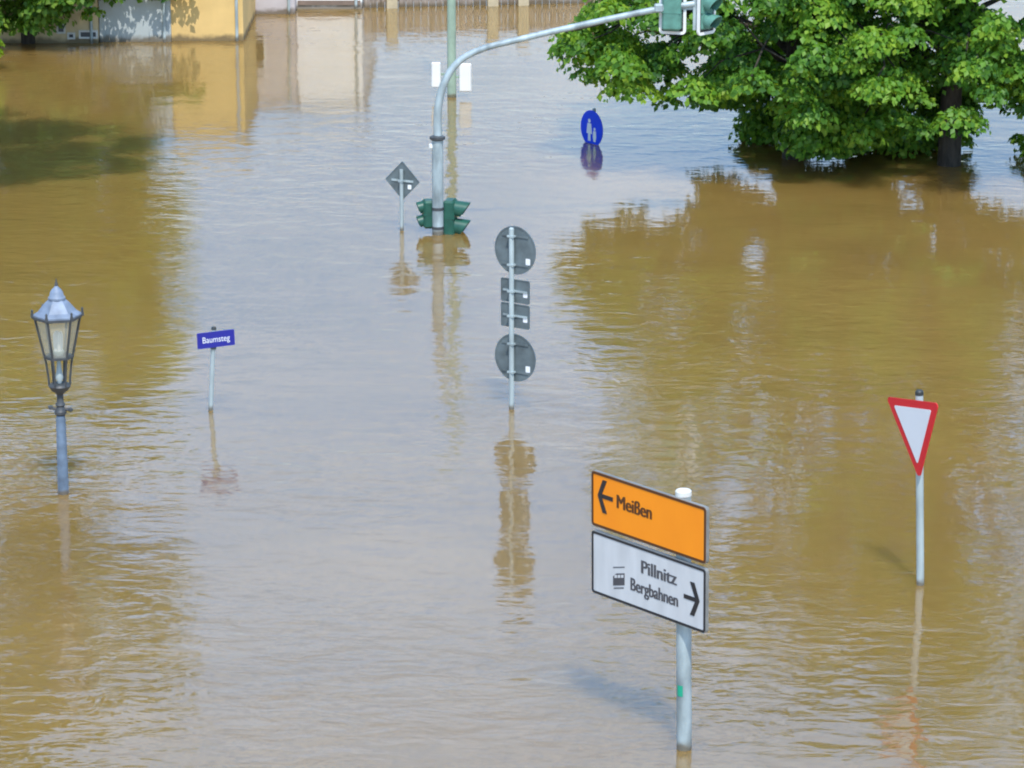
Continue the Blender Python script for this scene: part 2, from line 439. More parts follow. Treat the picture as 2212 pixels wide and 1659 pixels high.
# cable railway pictogram: slanted cabin with windows under a thin cable
b = MB()
gx, gz = L0 + 0.36, zw - 0.07
b.prism([(gx - 0.075, gz - 0.085), (gx + 0.075, gz - 0.045), (gx + 0.075, gz + 0.065), (gx - 0.03, gz + 0.037), (gx - 0.075, gz + 0.0)], fy - 0.003, fy - 0.0005)
b.prism([(gx - 0.065, gz - 0.112), (gx + 0.065, gz - 0.077), (gx + 0.065, gz - 0.067), (gx - 0.065, gz - 0.102)], fy - 0.003, fy - 0.0005)
b.prism([(gx - 0.075, gz + 0.078), (gx + 0.075, gz + 0.118), (gx + 0.075, gz + 0.126), (gx - 0.075, gz + 0.086)], fy - 0.003, fy - 0.0005)
pg = sub(b, 'pictogram', M['grey_ink'], pw)
b = MB()
for wx in (-0.055, -0.012, 0.031):
    zz = gz + 0.004 + 0.27 * wx
    b.prism([(gx + wx, zz), (gx + wx + 0.032, zz + 0.009), (gx + wx + 0.032, zz + 0.036), (gx + wx, zz + 0.027)], fy - 0.0042, fy - 0.0032)
sub(b, 'cabin_windows', M['white_sign'], pw)
def clamp_on(root, zc, w_, y0, y1, hh, matl='steel'):
    b = MB(); b.box((0, (y0 + y1) / 2, zc), (w_, y1 - y0, hh)); return part(b, 'clamp', M[matl], root)
for zc in (zo + 0.13, zo - 0.13, zw + 0.15, zw - 0.15): clamp_on(ds, zc, 0.15, fy + 0.029, 0.076, 0.035)
a0 = R(-90 + 28 + 41.5)
b = MB(); zc = hz(1488, Y)
vs, fs = [], []
for i in range(7):
    a = R(-100 + 48 * i / 6)
    for zz in (zc - 0.05, zc + 0.05): vs.append((0.0685 * math.cos(a), 0.0685 * math.sin(a), zz))
for i in range(6): fs.append((2*i, 2*i+2, 2*i+3, 2*i+1))
b.add(vs, fs); part(b, 'sticker', M['green_sticker'], ds)

# ------------------------------------------------------------------ give-way sign
c = at(1988, 1263); Y = c.y
ys = thing('yield_sign', 'red bordered white triangular yield sign, point down, on thin grey post', 'road sign', c, turn=R(-62), lean=R(2.0))
zt = hz(853, Y)
p = MB(); p.lathe([(0.038, -DEPTH), (0.038, zt)], 20); part(p, 'post', M['steel_light'], ys, True)
k = MB(); k.lathe([(0.041, zt), (0.041, zt + 0.035), (0.030, zt + 0.05)], 20); part(k, 'post_cap', M['cap'], ys, True)
def tri(side, cz, rr):
    """equilateral triangle, point down, centroid at cz, rounded corners"""
    out = []
    Rr = side / math.sqrt(3)
    for a in (150, 270, 30):
        vx, vz = Rr * math.cos(R(a)), Rr * math.sin(R(a))
        k_ = 1 - rr * 2 / Rr
        for t in range(5):
            b_ = R(a - 60 + 30 * t)
            out.append((vx * k_ + rr * math.cos(b_), vz * k_ + rr * math.sin(b_) + cz))
    return out
zc = hz(863, Y) - 0.265
roll = Matrix.Translation((0, 0, zc)) @ Matrix.Rotation(R(-8.5), 4, 'Y') @ Matrix.Translation((0, 0, -zc))
b = MB(); b.prism(tri(0.92, zc, 0.035), -0.062, -0.050, roll); pl = part(b, 'plate', M['red'], ys)
b = MB(); b.prism(tri(0.655, zc, 0.014), -0.066, -0.0625, roll); sub(b, 'white_field', M['white_print'], pl)
for zz in (zc + 0.12, zc - 0.16): clamp_on(ys, zz, 0.10, -0.049, 0.046, 0.03)

# ------------------------------------------------------------------ old street lamp
c = at(137, 1066); Y = c.y
lp = thing('street_lamp', 'old fashioned blue grey street lamp with six sided glass lantern', 'street lamp', c)
H = lambda py: hz(py, Y)
b = MB(); b.lathe([(0.075, -DEPTH), (0.066, -0.4), (0.060, 0.0), (0.058, 0.25), (0.052, H(905)), (0.047, H(897))], 24)
part(b, 'post', M['lamp_paint'], lp, True)
b = MB(); b.lathe([(0.050, H(896)), (0.066, H(893)), (0.066, H(888)), (0.050, H(884)), (0.042, H(878)), (0.055, H(874)), (0.038, H(868)),
                   (0.036, H(852)), (0.050, H(848)), (0.088, H(843)), (0.122, H(833)), (0.108, H(829))], 20)
part(b, 'neck', M['lamp_iron'], lp, True)
b = MB()                                            # ladder rest: a crossbar with knobs
zb = H(884); b.tube([(-0.105, 0, zb + 0.02), (-0.05, 0, zb), (0.05, 0, zb), (0.105, 0, zb - 0.005)], 0.017, 8)
b.lathe([(0.0, -0.028), (0.026, -0.012), (0.026, 0.012), (0.0, 0.028)], 10, (-0.108, 0, zb + 0.02)); b.lathe([(0.0, -0.028), (0.026, -0.012), (0.026, 0.012), (0.0, 0.028)], 10, (0.108, 0, zb - 0.005))
part(b, 'ladder_bar', M['lamp_iron'], lp, True)
r0, r1, r2 = 0.112, 0.150, 0.245                    # radii of the hexagon at the foot, waist and eaves
z0, z1, z2 = H(832), H(770), H(684)
rot6 = R(12)
for k6 in range(6):
    a = rot6 + k6 * math.pi / 3
    P = lambda r, z: (r * math.cos(a), r * math.sin(a), z)
    b = MB(); b.tube([P(r0, z0), P(r0 + 0.004, z0 + 0.09), P(r1 - 0.016, z1 - 0.08), P(r1, z1)], 0.0125, 6)
    b.tube([P(r1, z1), P(r2, z2)], 0.0135, 6)
    part(b, 'rib', M['lamp_iron'], lp)
b = MB(); b.lathe([(r1 - 0.02, z1 - 0.012), (r1 + 0.016, z1 - 0.012), (r1 + 0.016, z1 + 0.012), (r1 - 0.02, z1 + 0.012)], 6, rot=rot6)
part(b, 'waist_ring', M['lamp_iron'], lp)
b = MB(); b.lathe([(r2 - 0.02, z2 - 0.016), (r2 + 0.02, z2 - 0.016), (r2 + 0.02, z2 + 0.014), (r2 - 0.02, z2 + 0.014)], 6, rot=rot6)
part(b, 'eaves_ring', M['lamp_iron'], lp)
b = MB()
vs, fs = [], []
for r, z in ((r1 - 0.012, z1 + 0.012), (r2 - 0.014, z2 - 0.018)):
    for k6 in range(6): a = rot6 + k6 * math.pi / 3; vs.append((r * math.cos(a), r * math.sin(a), z))
for k6 in range(6): j = (k6 + 1) % 6; fs.append((k6, j, 6 + j, 6 + k6))
b.add(vs, fs); part(b, 'glass', M['lamp_glass'], lp)
b = MB(); b.lathe([(0.02, H(828)), (0.045, H(815)), (0.030, H(800)), (0.018, H(776)), (0.050, H(768)), (0.060, H(762)), (0.060, H(757))], 14); part(b, 'burner', M['steel_light'], lp, True)
for k3 in range(4):
    b = MB(); a = R(20 + 90 * k3); b.lathe([(0.018, H(757)), (0.024, H(742)), (0.024, H(724)), (0.010, H(716))], 8, (0.03 * math.cos(a), 0.03 * math.sin(a), 0))
    part(b, 'mantle', M['white_print'], lp, True)
b = MB(); b.lathe([(r2 + 0.022, z2 + 0.012), (r2 + 0.024, z2 + 0.03), (0.205, H(671)), (0.165, H(661)), (0.125, H(652)), (0.095, H(647)), (0.082, H(644))], 6, rot=rot6)
rf = part(b, 'roof', M['lamp_roof'], lp)
b = MB(); b.lathe([(0.094, H(646)), (0.094, H(642)), (0.078, H(639)), (0.070, H(631)), (0.050, H(625)), (0.024, H(620)), (0.014, H(617))], 20); part(b, 'chimney_cap', M['lamp_roof'], lp, True)
b = MB(); b.lathe([(0.014, H(618)), (0.020, H(614)), (0.012, H(611)), (0.007, H(606)), (0.002, H(601))], 10); part(b, 'finial', M['lamp_iron'], lp, True)
for k6 in range(6):
    b = MB(); a = rot6 + k6 * math.pi / 3
    b.lathe([(0.016, -0.01), (0.018, 0.02), (0.010, 0.05), (0.014, 0.07), (0.003, 0.085)], 8, ((r2 + 0.022) * math.cos(a), (r2 + 0.022) * math.sin(a), z2 + 0.01))
    part(b, 'corner_knob', M['lamp_iron'], lp, True)

# ------------------------------------------------------------------ street name sign
c = at(455, 886); Y = c.y
sn = thing('street_name_sign', 'small dark blue street name plate with white letters on thin post', 'street sign', c, turn=R(19), lean=R(-3.4))
zt = hz(708, Y)
b = MB(); b.lathe([(0.027, -DEPTH), (0.027, zt - 0.02)], 16); part(b, 'post', M['steel_light'], sn, True)
b = MB(); b.lathe([(0.030, zt - 0.02), (0.030, zt + 0.0), (0.02, zt + 0.015)], 16); part(b, 'post_cap', M['cap'], sn, True)
zc = hz(731, Y)
b = MB(); b.prism(round_rect(0.45, 0.19, 0.012, 0.02, 0), -0.044, -0.034); pl = part(b, 'plate', M['blue_plate'], sn)
pl.location = (0, 0, DEPTH + zc); pl.rotation_euler = (0, R(-5.5), 0)
lettering('Baumsteg', 0.105, 0.82, M['white_print'], pl, 0.02, -0.0455, -0.032, align='CENTER')
clamp_on(sn, zc + 0.075, 0.05, -0.033, 0.012, 0.022, 'lamp_iron'); clamp_on(sn, zc - 0.107, 0.06, -0.036, 0.034, 0.03, 'lamp_iron')

# ------------------------------------------------------------------ pole with two round signs and two plates, seen from behind
c = at(1105, 884); Y = c.y
rs = thing('round_sign_post', 'post carrying two round signs and two small plates between them, all seen from behind', 'road sign', c, turn=R(-34), lean=R(0.0))
zt = hz(494, Y)
b = MB(); b.lathe([(0.031, -DEPTH), (0.031, zt), (0.020, zt + 0.012)], 18); part(b, 'post', M['steel_light'], rs, True)
SB = (0.035, 0.040)                                 # the plates hang on the far side of the post
def back_disc(py, rad, dx):
    zc = hz(py, Y)
    b = MB(); b.prism(circle(rad, dx, zc), 0.036, 0.044); d = part(b, 'round_plate', M['back'], rs)
    b = MB(); b.ring(circle(rad + 0.004, dx, zc), circle(rad - 0.012, dx, zc), 0.030, 0.0355); sub(b, 'rim', M['back'], d)
    b = MB(); b.prism(round_rect(0.062, 0.075, 0.01, dx + rad * 0.62, zc - rad * 0.42), 0.034, 0.0355); sub(b, 'sticker', M['sticker'], d)
    for q in (0.40, -0.40):
        b = MB(); b.box((dx, 0.029, zc + q * rad * 1.5), (rad * 1.3, 0.010, 0.024)); sub(b, 'rail', M['back'], d)
        b = MB(); b.box((0, 0.0, zc + q * rad * 1.5), (0.085, 0.070, 0.022)); sub(b, 'clamp', M['steel_light'], d)
    return d
back_disc(541, 0.285, 0.03); back_disc(773, 0.285, 0.03)
for py0, py1 in ((604, 654), (657, 708)):
    za, zb = hz(py1, Y), hz(py0, Y); zc = (za + zb) / 2
    b = MB(); b.prism(round_rect(0.40, zb - za, 0.02, 0.03, zc), 0.036, 0.044); d = part(b, 'plate', M['back'], rs)
    b = MB(); b.ring(round_rect(0.404, zb - za + 0.004, 0.02, 0.03, zc), round_rect(0.38, zb - za - 0.02, 0.012, 0.03, zc), 0.030, 0.0355); sub(b, 'rim', M['back'], d)
    b = MB(); b.prism(round_rect(0.06, 0.06, 0.01, 0.17, zc - 0.035), 0.034, 0.0355); sub(b, 'sticker', M['sticker'], d)
    b = MB(); b.box((0.03, 0.029, zc), (0.34, 0.010, 0.024)); sub(b, 'rail', M['steel'], d)
    b = MB(); b.box((0, 0.0, zc), (0.085, 0.070, 0.022)); sub(b, 'clamp', M['steel_light'], d)

# ------------------------------------------------------------------ diamond sign from behind
c = at(868, 498); Y = c.y
dm = thing('diamond_sign', 'diamond shaped sign on thin post, grey back towards the viewer', 'road sign', c, turn=R(-28))
zc = hz(391, Y); zt = zc + 0.17
b = MB(); b.lathe([(0.028, -DEPTH), (0.028, zt)], 16); part(b, 'post', M['steel_light'], dm, True)
q = 0.262
dia = lambda s, e=0.03: [(s * math.cos(R(a)) + e * math.cos(R(a2)) * 0.5, zc + s * math.sin(R(a)) + e * math.sin(R(a2)) * 0.5) for a in (0, 90, 180, 270) for a2 in (a - 45, a, a + 45)]
b = MB(); b.prism(dia(q), 0.034, 0.042); d = part(b, 'plate', M['back'], dm)
b = MB(); b.ring(dia(q + 0.004), dia(q - 0.018), 0.028, 0.0335); sub(b, 'rim', M['back'], d)
b = MB(); b.prism(round_rect(0.06, 0.065, 0.01, 0.115, zc - 0.085), 0.032, 0.0335); sub(b, 'sticker', M['sticker'], d)
b = MB(); b.box((0, 0.027, zc), (0.36, 0.010, 0.03)); sub(b, 'rail', M['steel_light'], d)
b = MB(); b.box((0, 0.0, zc), (0.07, 0.07, 0.03)); part(b, 'clamp', M['steel'], dm)

# ------------------------------------------------------------------ blue round sign, nearly drowned
c = at(1283, 309); Y = c.y
bs = thing('blue_round_sign', 'bright blue round footpath sign sunk to its lower rim', 'road sign', c, turn=R(-55))
zc = hz(277, Y)
b = MB(); b.lathe([(0.03, -DEPTH), (0.03, zc + 0.315), (0.02, zc + 0.33)], 16); part(b, 'post', M['steel'], bs, True)
b = MB(); b.prism(circle(0.30, 0, zc), -0.05, -0.038); d = part(b, 'plate', M['blue_sign'], bs)
b = MB()                                            # walking adult and child in white
fx = -0.06
b.prism(circle(0.034, fx, zc + 0.12, 16), -0.053, -0.0505)
b.prism([(fx - 0.05, zc + 0.08), (fx + 0.05, zc + 0.08), (fx + 0.075, zc - 0.09), (fx + 0.03, zc - 0.09), (fx + 0.035, zc - 0.21), (fx - 0.035, zc - 0.21), (fx - 0.03, zc - 0.09), (fx - 0.075, zc - 0.09)], -0.053, -0.0505)
fx = 0.085
b.prism(circle(0.026, fx, zc + 0.0, 14), -0.053, -0.0505)
b.prism([(fx - 0.035, zc - 0.03), (fx + 0.035, zc - 0.03), (fx + 0.045, zc - 0.13), (fx + 0.025, zc - 0.21), (fx - 0.025, zc - 0.21), (fx - 0.045, zc - 0.13)], -0.053, -0.0505)
sub(b, 'pictogram', M['white_print'], d)

# ------------------------------------------------------------------ traffic signals
def signal_head(root, at_m, lenses, housing, dia=0.20, board=None, hood=0.21):
    """built facing local -Y about its lowest point; at_m places it on the mast"""
    pitch = dia + 0.055
    hh = pitch * lenses; ww = dia + 0.07
    b = MB()
    b.box((0, 0.09, hh / 2), (ww, 0.17, hh), at_m, 0.03)
    for k in range(1, lenses): b.box((0, 0.09, k * pitch), (ww + 0.008, 0.18, 0.012), at_m)
    hd = part(b, 'signal_head', housing, root)
    for k in range(lenses):
        ls = MB(); vz = MB()
        zc = (k + 0.5) * pitch
        ls.lathe([(dia / 2, 0.0), (dia / 2 - 0.01, 0.014), (0.03, 0.024)], 20, m=at_m @ Matrix.Translation((0, 0.004, zc)) @ Matrix.Rotation(R(90), 4, 'X'))
        vs, fs = [], []                              # hood: an open tube over the lens, longer at the top
        n = 18
        for i in range(n + 1):
            a = R(-50 + 280 * i / n)
            top = (math.sin(a) + 1) / 2
            for rr in (dia / 2 + 0.004, dia / 2 + 0.013):
                vs.append((rr * math.cos(a), 0.004, zc + rr * math.sin(a)))
                vs.append((rr * math.cos(a), -hood * (0.29 + 0.71 * top), zc + rr * math.sin(a) - 0.02))
        for i in range(n):
            o = i * 4
            fs += [(o, o+4, o+5, o+1), (o+2, o+3, o+7, o+6), (o+1, o+5, o+7, o+3), (o, o+2, o+6, o+4)]
        fs += [(0, 1, 3, 2), (n*4, n*4+2, n*4+3, n*4+1)]
        vz.add(vs, fs, at_m)
        sub(ls, 'lens', M['lens'], hd, True)
        sub(vz, 'hood', housing, hd, True)
    if board:
        bw, bh = board
        P = round_rect(bw, bh, 0.05, 0, hh / 2)
        b = MB(); b.ring(P, round_rect(ww - 0.01, hh - 0.01, 0.02, 0, hh / 2), 0.03, 0.042, at_m); bd = part(b, 'back_board', M['board_black'], root)
        b = MB(); b.ring(round_rect(bw + 0.02, bh + 0.02, 0.06, 0, hh / 2), round_rect(bw - 0.062, bh - 0.062, 0.02, 0, hh / 2), 0.022, 0.050, at_m); sub(b, 'white_border', M['board_white'], bd)
    return hd
c = at(946, 506); Y = c.y
tm = thing('traffic_light_mast', 'curved grey traffic light mast with green signals at the water and on its arm', 'traffic light', c)
H = lambda py: hz(py, Y)
X = lambda px, py: xat(px, Y, hz(py, Y)) - c.x
b = MB(); b.lathe([(0.085, -DEPTH), (0.082, 0.0), (0.080, H(300))], 24); part(b, 'lower_post', M['steel'], tm, True)
b = MB(); b.lathe([(0.084, H(303)), (0.112, H(300)), (0.112, H(295)), (0.060, H(292))], 24); part(b, 'collar', M['lamp_iron'], tm, True)
path = [(946, 296), (945, 255), (948, 222), (955, 192), (968, 162), (986, 138), (1010, 120), (1050, 103), (1110, 88), (1220, 62), (1330, 38), (1420, 20), (1500, 8)]
pts = []
for i in range(len(path)):
    pts.append(Vector((X(*path[i]), 0, H(path[i][1]))))
from mathutils.geometry import interpolate_bezier
fine = []
for i in range(len(pts) - 1):                        # Catmull-Rom through the points
    p0, p1, p2, p3 = pts[max(i-1, 0)], pts[i], pts[i+1], pts[min(i+2, len(pts)-1)]
    for t in (0, 0.25, 0.5, 0.75):
        fine.append(0.5 * ((2*p1) + (p2 - p0)*t + (2*p0 - 5*p1 + 4*p2 - p3)*t*t + (3*p1 - p0 - 3*p2 + p3)*t**3))
fine.append(pts[-1])
rads = [0.062 - 0.017 * min(1, i / (len(fine) * 0.6)) for i in range(len(fine))]
b = MB(); b.tube(fine, rads, 16); part(b, 'arm', M['steel'], tm, True)
# two signals just above the flood, back to back beside the mast
def place(x, y, z, turn): return Matrix.Translation((x, y, z)) @ Matrix.Rotation(turn, 4, 'Z')
signal_head(tm, place(0.262, 0.10, -0.03, R(78)), 2, M['signal_green'], 0.205)
signal_head(tm, place(-0.225, 0.10, 0.075, R(-80)), 2, M['signal_green'], 0.15, hood=0.09)
for zz in (0.10, 0.38):
    b = MB(); b.box((0, 0.10, zz), (0.30, 0.05, 0.03)); b.box((0, 0.05, zz), (0.05, 0.12, 0.03)); b.lathe([(0.088, zz - 0.02), (0.088, zz + 0.02)], 20)
    part(b, 'signal_bracket', M['lamp_iron'], tm)
b = MB(); b.box((X(931, 315), -0.02, H(315)), (0.055, 0.05, 0.07), None, 0.012); part(b, 'junction_box', M['board_white'], tm)
# two signals hanging on the end of the arm
zb = H(72)
signal_head(tm, place(X(1455, 40), 0.10, zb + 0.045, R(180 - 14)), 3, M['signal_teal'], 0.20, board=(0.37, 0.88))
signal_head(tm, place(X(1530, 40), 0.02, zb + 0.045, R(48)), 3, M['signal_teal'], 0.20, board=(0.37, 0.88))
b = MB(); xb = X(1501, 10)
b.box((xb, 0.0, zb + 0.48), (0.05, 0.05, 0.86)); b.box((xb - 0.08, 0.02, zb + 0.36), (0.42, 0.03, 0.05)); b.box((xb + 0.06, 0.02, zb + 0.75), (0.30, 0.03, 0.05))
part(b, 'hanger', M['steel'], tm)
b = MB(); b.box((X(1423, 20), 0, H(17)), (0.13, 0.12, 0.12), None, 0.02); part(b, 'cable_box', M['steel'], tm)

# pale green mast with white panels further back
c = at(976, 209); Y = c.y
gm = thing('pale_green_mast', 'tall pale green mast with two white panels low above the water behind the curved arm', 'mast', c)
b = MB(); b.lathe([(0.085, -DEPTH), (0.078, 0.0), (0.062, 6.5), (0.05, 6.6)], 20); part(b, 'pole', M['mast_green'], gm, True)
for px, py0, py1, ww in ((942, 134, 188, 0.16), (1005, 137, 197, 0.21)):
    x0 = xat(px, Y, hz(py0, Y)) - c.x
    za, zb = hz(py1, Y), hz(py0, Y)
    b = MB(); b.box((x0, -0.02, (za + zb) / 2), (ww, 0.06, zb - za), None, 0.015); pn = part(b, 'white_panel', M['board_white'], gm)
    b = MB(); b.box((x0 / 2, 0.04, (za + zb) / 2), (abs(x0), 0.03, 0.04)); sub(b, 'panel_arm', M['mast_green'], pn)

# ------------------------------------------------------------------ buildings along the far edge of the flood
def house(name, label, px0, px1, py, top, wall, back=7.0, windows=(), band=None, front_off=0.0):
    a, d = at(px0, py), at(px1, py)
    y0 = a.y + front_off
    x0, x1 = a.x, d.x
    cx = (x0 + x1) / 2
    h = bpy.data.objects.new(name, None); COL.objects.link(h); h.location = (cx, y0, -DEPTH)
    tag(h, label, 'building', 'low flooded buildings')
    wd = x1 - x0
    b = MB(); b.box((0, back / 2, (top - DEPTH) / 2), (wd, back, top + DEPTH)); part(b, 'wall', wall, h)
    b = MB(); b.box((0, back / 2, top + 0.03), (wd + 0.10, back + 0.12, 0.06), None, 0.01); part(b, 'roof', M['roof_pale'], h)
    b = MB(); b.tube([(wd / 2 - 0.12, -0.035, -DEPTH), (wd / 2 - 0.12, -0.035, top - 0.02)], 0.03, 8)
    part(b, 'downpipe', M['steel'], h)
    if band:
        b = MB(); b.box((0, -0.011, (band[0] + band[1]) / 2), (wd - 0.06, 0.03, band[1] - band[0])); part(b, 'plinth', M['plinth'], h)
    for (wx, wz, ww, wh) in windows:
        b = MB(); b.ring(round_rect(ww, wh, 0.004, wx - cx, wz, 2), round_rect(ww - 0.07, wh - 0.07, 0.003, wx - cx, wz, 2), -0.035, 0.01); f = part(b, 'window', M['window_frame'], h)
        b = MB(); b.box((wx - cx, -0.008, wz), (ww - 0.06, 0.02, wh - 0.06)); sub(b, 'pane', M['pane'], f)
    return h
y0 = at(150, 93).y
win = lambda px, py, w_, h_: (xat(px, y0, hz(py, y0)), hz(py, y0), w_, h_)
house('garage', 'low cream rendered building with small dark windows just above the water', -420, 212, 93, 1.25, M['wall_cream'],
      windows=[win(132, 61, 0.17, 0.20), win(154, 77, 0.15, 0.13), win(191, 74, 0.36, 0.16)])
house('shed', 'low pale blue grey rendered building between the cream and the orange walls', 214, 368, 93, 1.75, M['wall_blue'], front_off=0.15)
house('garage', 'low yellow orange rendered building at the far edge of the flood', 370, 526, 88, 1.85, M['wall_orange'])
house('shed', 'low lilac grey building right of the yellow orange one', 528, 637, 30, 1.9, M['wall_grey'],
      windows=[(xat(545, at(545, 30).y), 0.8, 0.5, 0.7)])
house('garage', 'low white rendered building with brown plinth at the far edge', 640, 782, 19, 2.05, M['wall_white'], band=(0.08, 0.17))

# board fence right of the white building
a, d = at(786, 17), at(1300, 6)
fn = thing('board_fence', 'weathered brown board fence with pale posts standing in the flood', 'fence', a)
vec = d - a; ln = vec.length; ang = math.atan2(vec.y, vec.x)
fn.rotation_euler = (0, 0, ang)
rnd = random.Random(4)
b = MB(); x = 0.0
while x < ln:
    w_ = 0.13 + rnd.random() * 0.03
    b.box((x + w_ / 2, 0.02 + rnd.random() * 0.006, (0.56 + rnd.uniform(-0.03, 0.03) - DEPTH) / 2), (w_ - 0.012, 0.024, 0.56 + DEPTH)); x += w_
part(b, 'boards', M['wood'], fn)
for zz in (0.15, 0.42):
    b = MB(); b.box((ln / 2, 0.055, zz), (ln, 0.04, 0.08)); part(b, 'rail', M['wood'], fn)
for px in (845, 1062, 1128, 1290):
    q = ln * (px - 786) / (1300 - 786)
    b = MB(); b.box((q, -0.08, (0.72 - DEPTH) / 2), (0.22, 0.16, 0.72 + DEPTH), None, 0.01); po_ = part(b, 'post', M['stone_pale'], fn)
    b = MB(); b.box((q, -0.08, 0.745), (0.28, 0.22, 0.05), None, 0.01); sub(b, 'post_cap', M['stone_pale'], po_)

# ------------------------------------------------------------------ trees
def leaves_mesh(name, P, N, A, S, tone, mat_):
    """P centre, N leaf normal, A leaf axis, S length: every leaf is a folded blade of six points"""
    n = len(P)
    B = np.cross(N, A)
    L = S[:, None]
    base = P - A * L * 0.5
    tip = P + A * L * 0.5 - N * L * 0.10
    midb = P - A * L * 0.02
    w_ = 0.36
    l1 = P + B * L * w_ - A * L * 0.05 + N * L * 0.06
    r1 = P - B * L * w_ - A * L * 0.05 + N * L * 0.06
    V = np.stack([base, l1, tip, r1], 1).reshape(-1, 3)
    idx = np.arange(n) * 4
    F = np.stack([idx, idx + 1, idx + 2, idx, idx + 2, idx + 3], 1).reshape(-1)
    me = bpy.data.meshes.new(name)
    me.vertices.add(n * 4); me.vertices.foreach_set('co', V.astype(np.float32).ravel())
    me.loops.add(n * 6); me.loops.foreach_set('vertex_index', F.astype(np.int32))
    me.polygons.add(n * 2)
    me.polygons.foreach_set('loop_start', (np.arange(n * 2) * 3).astype(np.int32))
    me.update(calc_edges=True)
    at_ = me.attributes.new('tone', 'FLOAT', 'FACE')
    at_.data.foreach_set('value', np.repeat(tone, 2).astype(np.float32))
    me.materials.append(mat_)
    return me
def nrm(v): return v / (np.linalg.norm(v, axis=1, keepdims=True) + 1e-9)
def sprays_to_leaves(rng, C, Rad, per, size, flat=0.5):
    P, N, A, S, T = [], [], [], [], []
    for c_, r_ in zip(C, Rad):
        n = int(per * (r_ / 0.35) ** 2 * rng.uniform(0.7, 1.25))
        d = nrm(rng.normal(size=(n, 3)))
        d[:, 2] = np.abs(d[:, 2]) * 0.9 - 0.22
        rad = r_ * rng.uniform(0.35, 1.0, (n, 1)) ** 0.5
        off = d * rad; off[:, 2] *= flat
        off[:, 2] -= 0.35 * (np.hypot(off[:, 0], off[:, 1]) ** 2) / r_      # droop at the rim
        nn = nrm(d * np.array([0.75, 0.75, 0.4]) + np.array([0, -0.10, 0.42]) + rng.normal(size=(n, 3)) * 0.36)
        out = d * np.array([1, 1, 0]) + rng.normal(size=(n, 3)) * 0.5 - np.array([0, 0, 0.35])
        ax = nrm(out - nn * np.sum(out * nn, 1, keepdims=True))
        P.append(c_ + off); N.append(nn); A.append(ax)
        S.append(size * rng.uniform(0.65, 1.25, n)); T.append(np.clip(rng.normal(rng.uniform(0.12, 0.78), 0.2, n), 0, 1))
    return tuple(np.concatenate(k) for k in (P, N, A, S, T))
def in_poly(px, py, poly):
    inside = np.zeros(len(px), bool)
    j = len(poly) - 1
    for i in range(len(poly)):
        xi, yi = poly[i]; xj, yj = poly[j]
        c_ = ((yi > py) != (yj > py)) & (px < (xj - xi) * (py - yi) / (yj - yi + 1e-9) + xi)
        inside ^= c_; j = i
    return inside
def lumps(p, s):
    q = p * s
    return (math.sin(q[0] * 2.1 + 1.3 * math.sin(q[1] * 1.7 + s)) + math.sin(q[1] * 2.4 + 1.1 * math.sin(q[2] * 2.2)) + math.sin(q[2] * 2.7 + 1.4 * math.sin(q[0] * 1.9 + 2 * s))) / 3
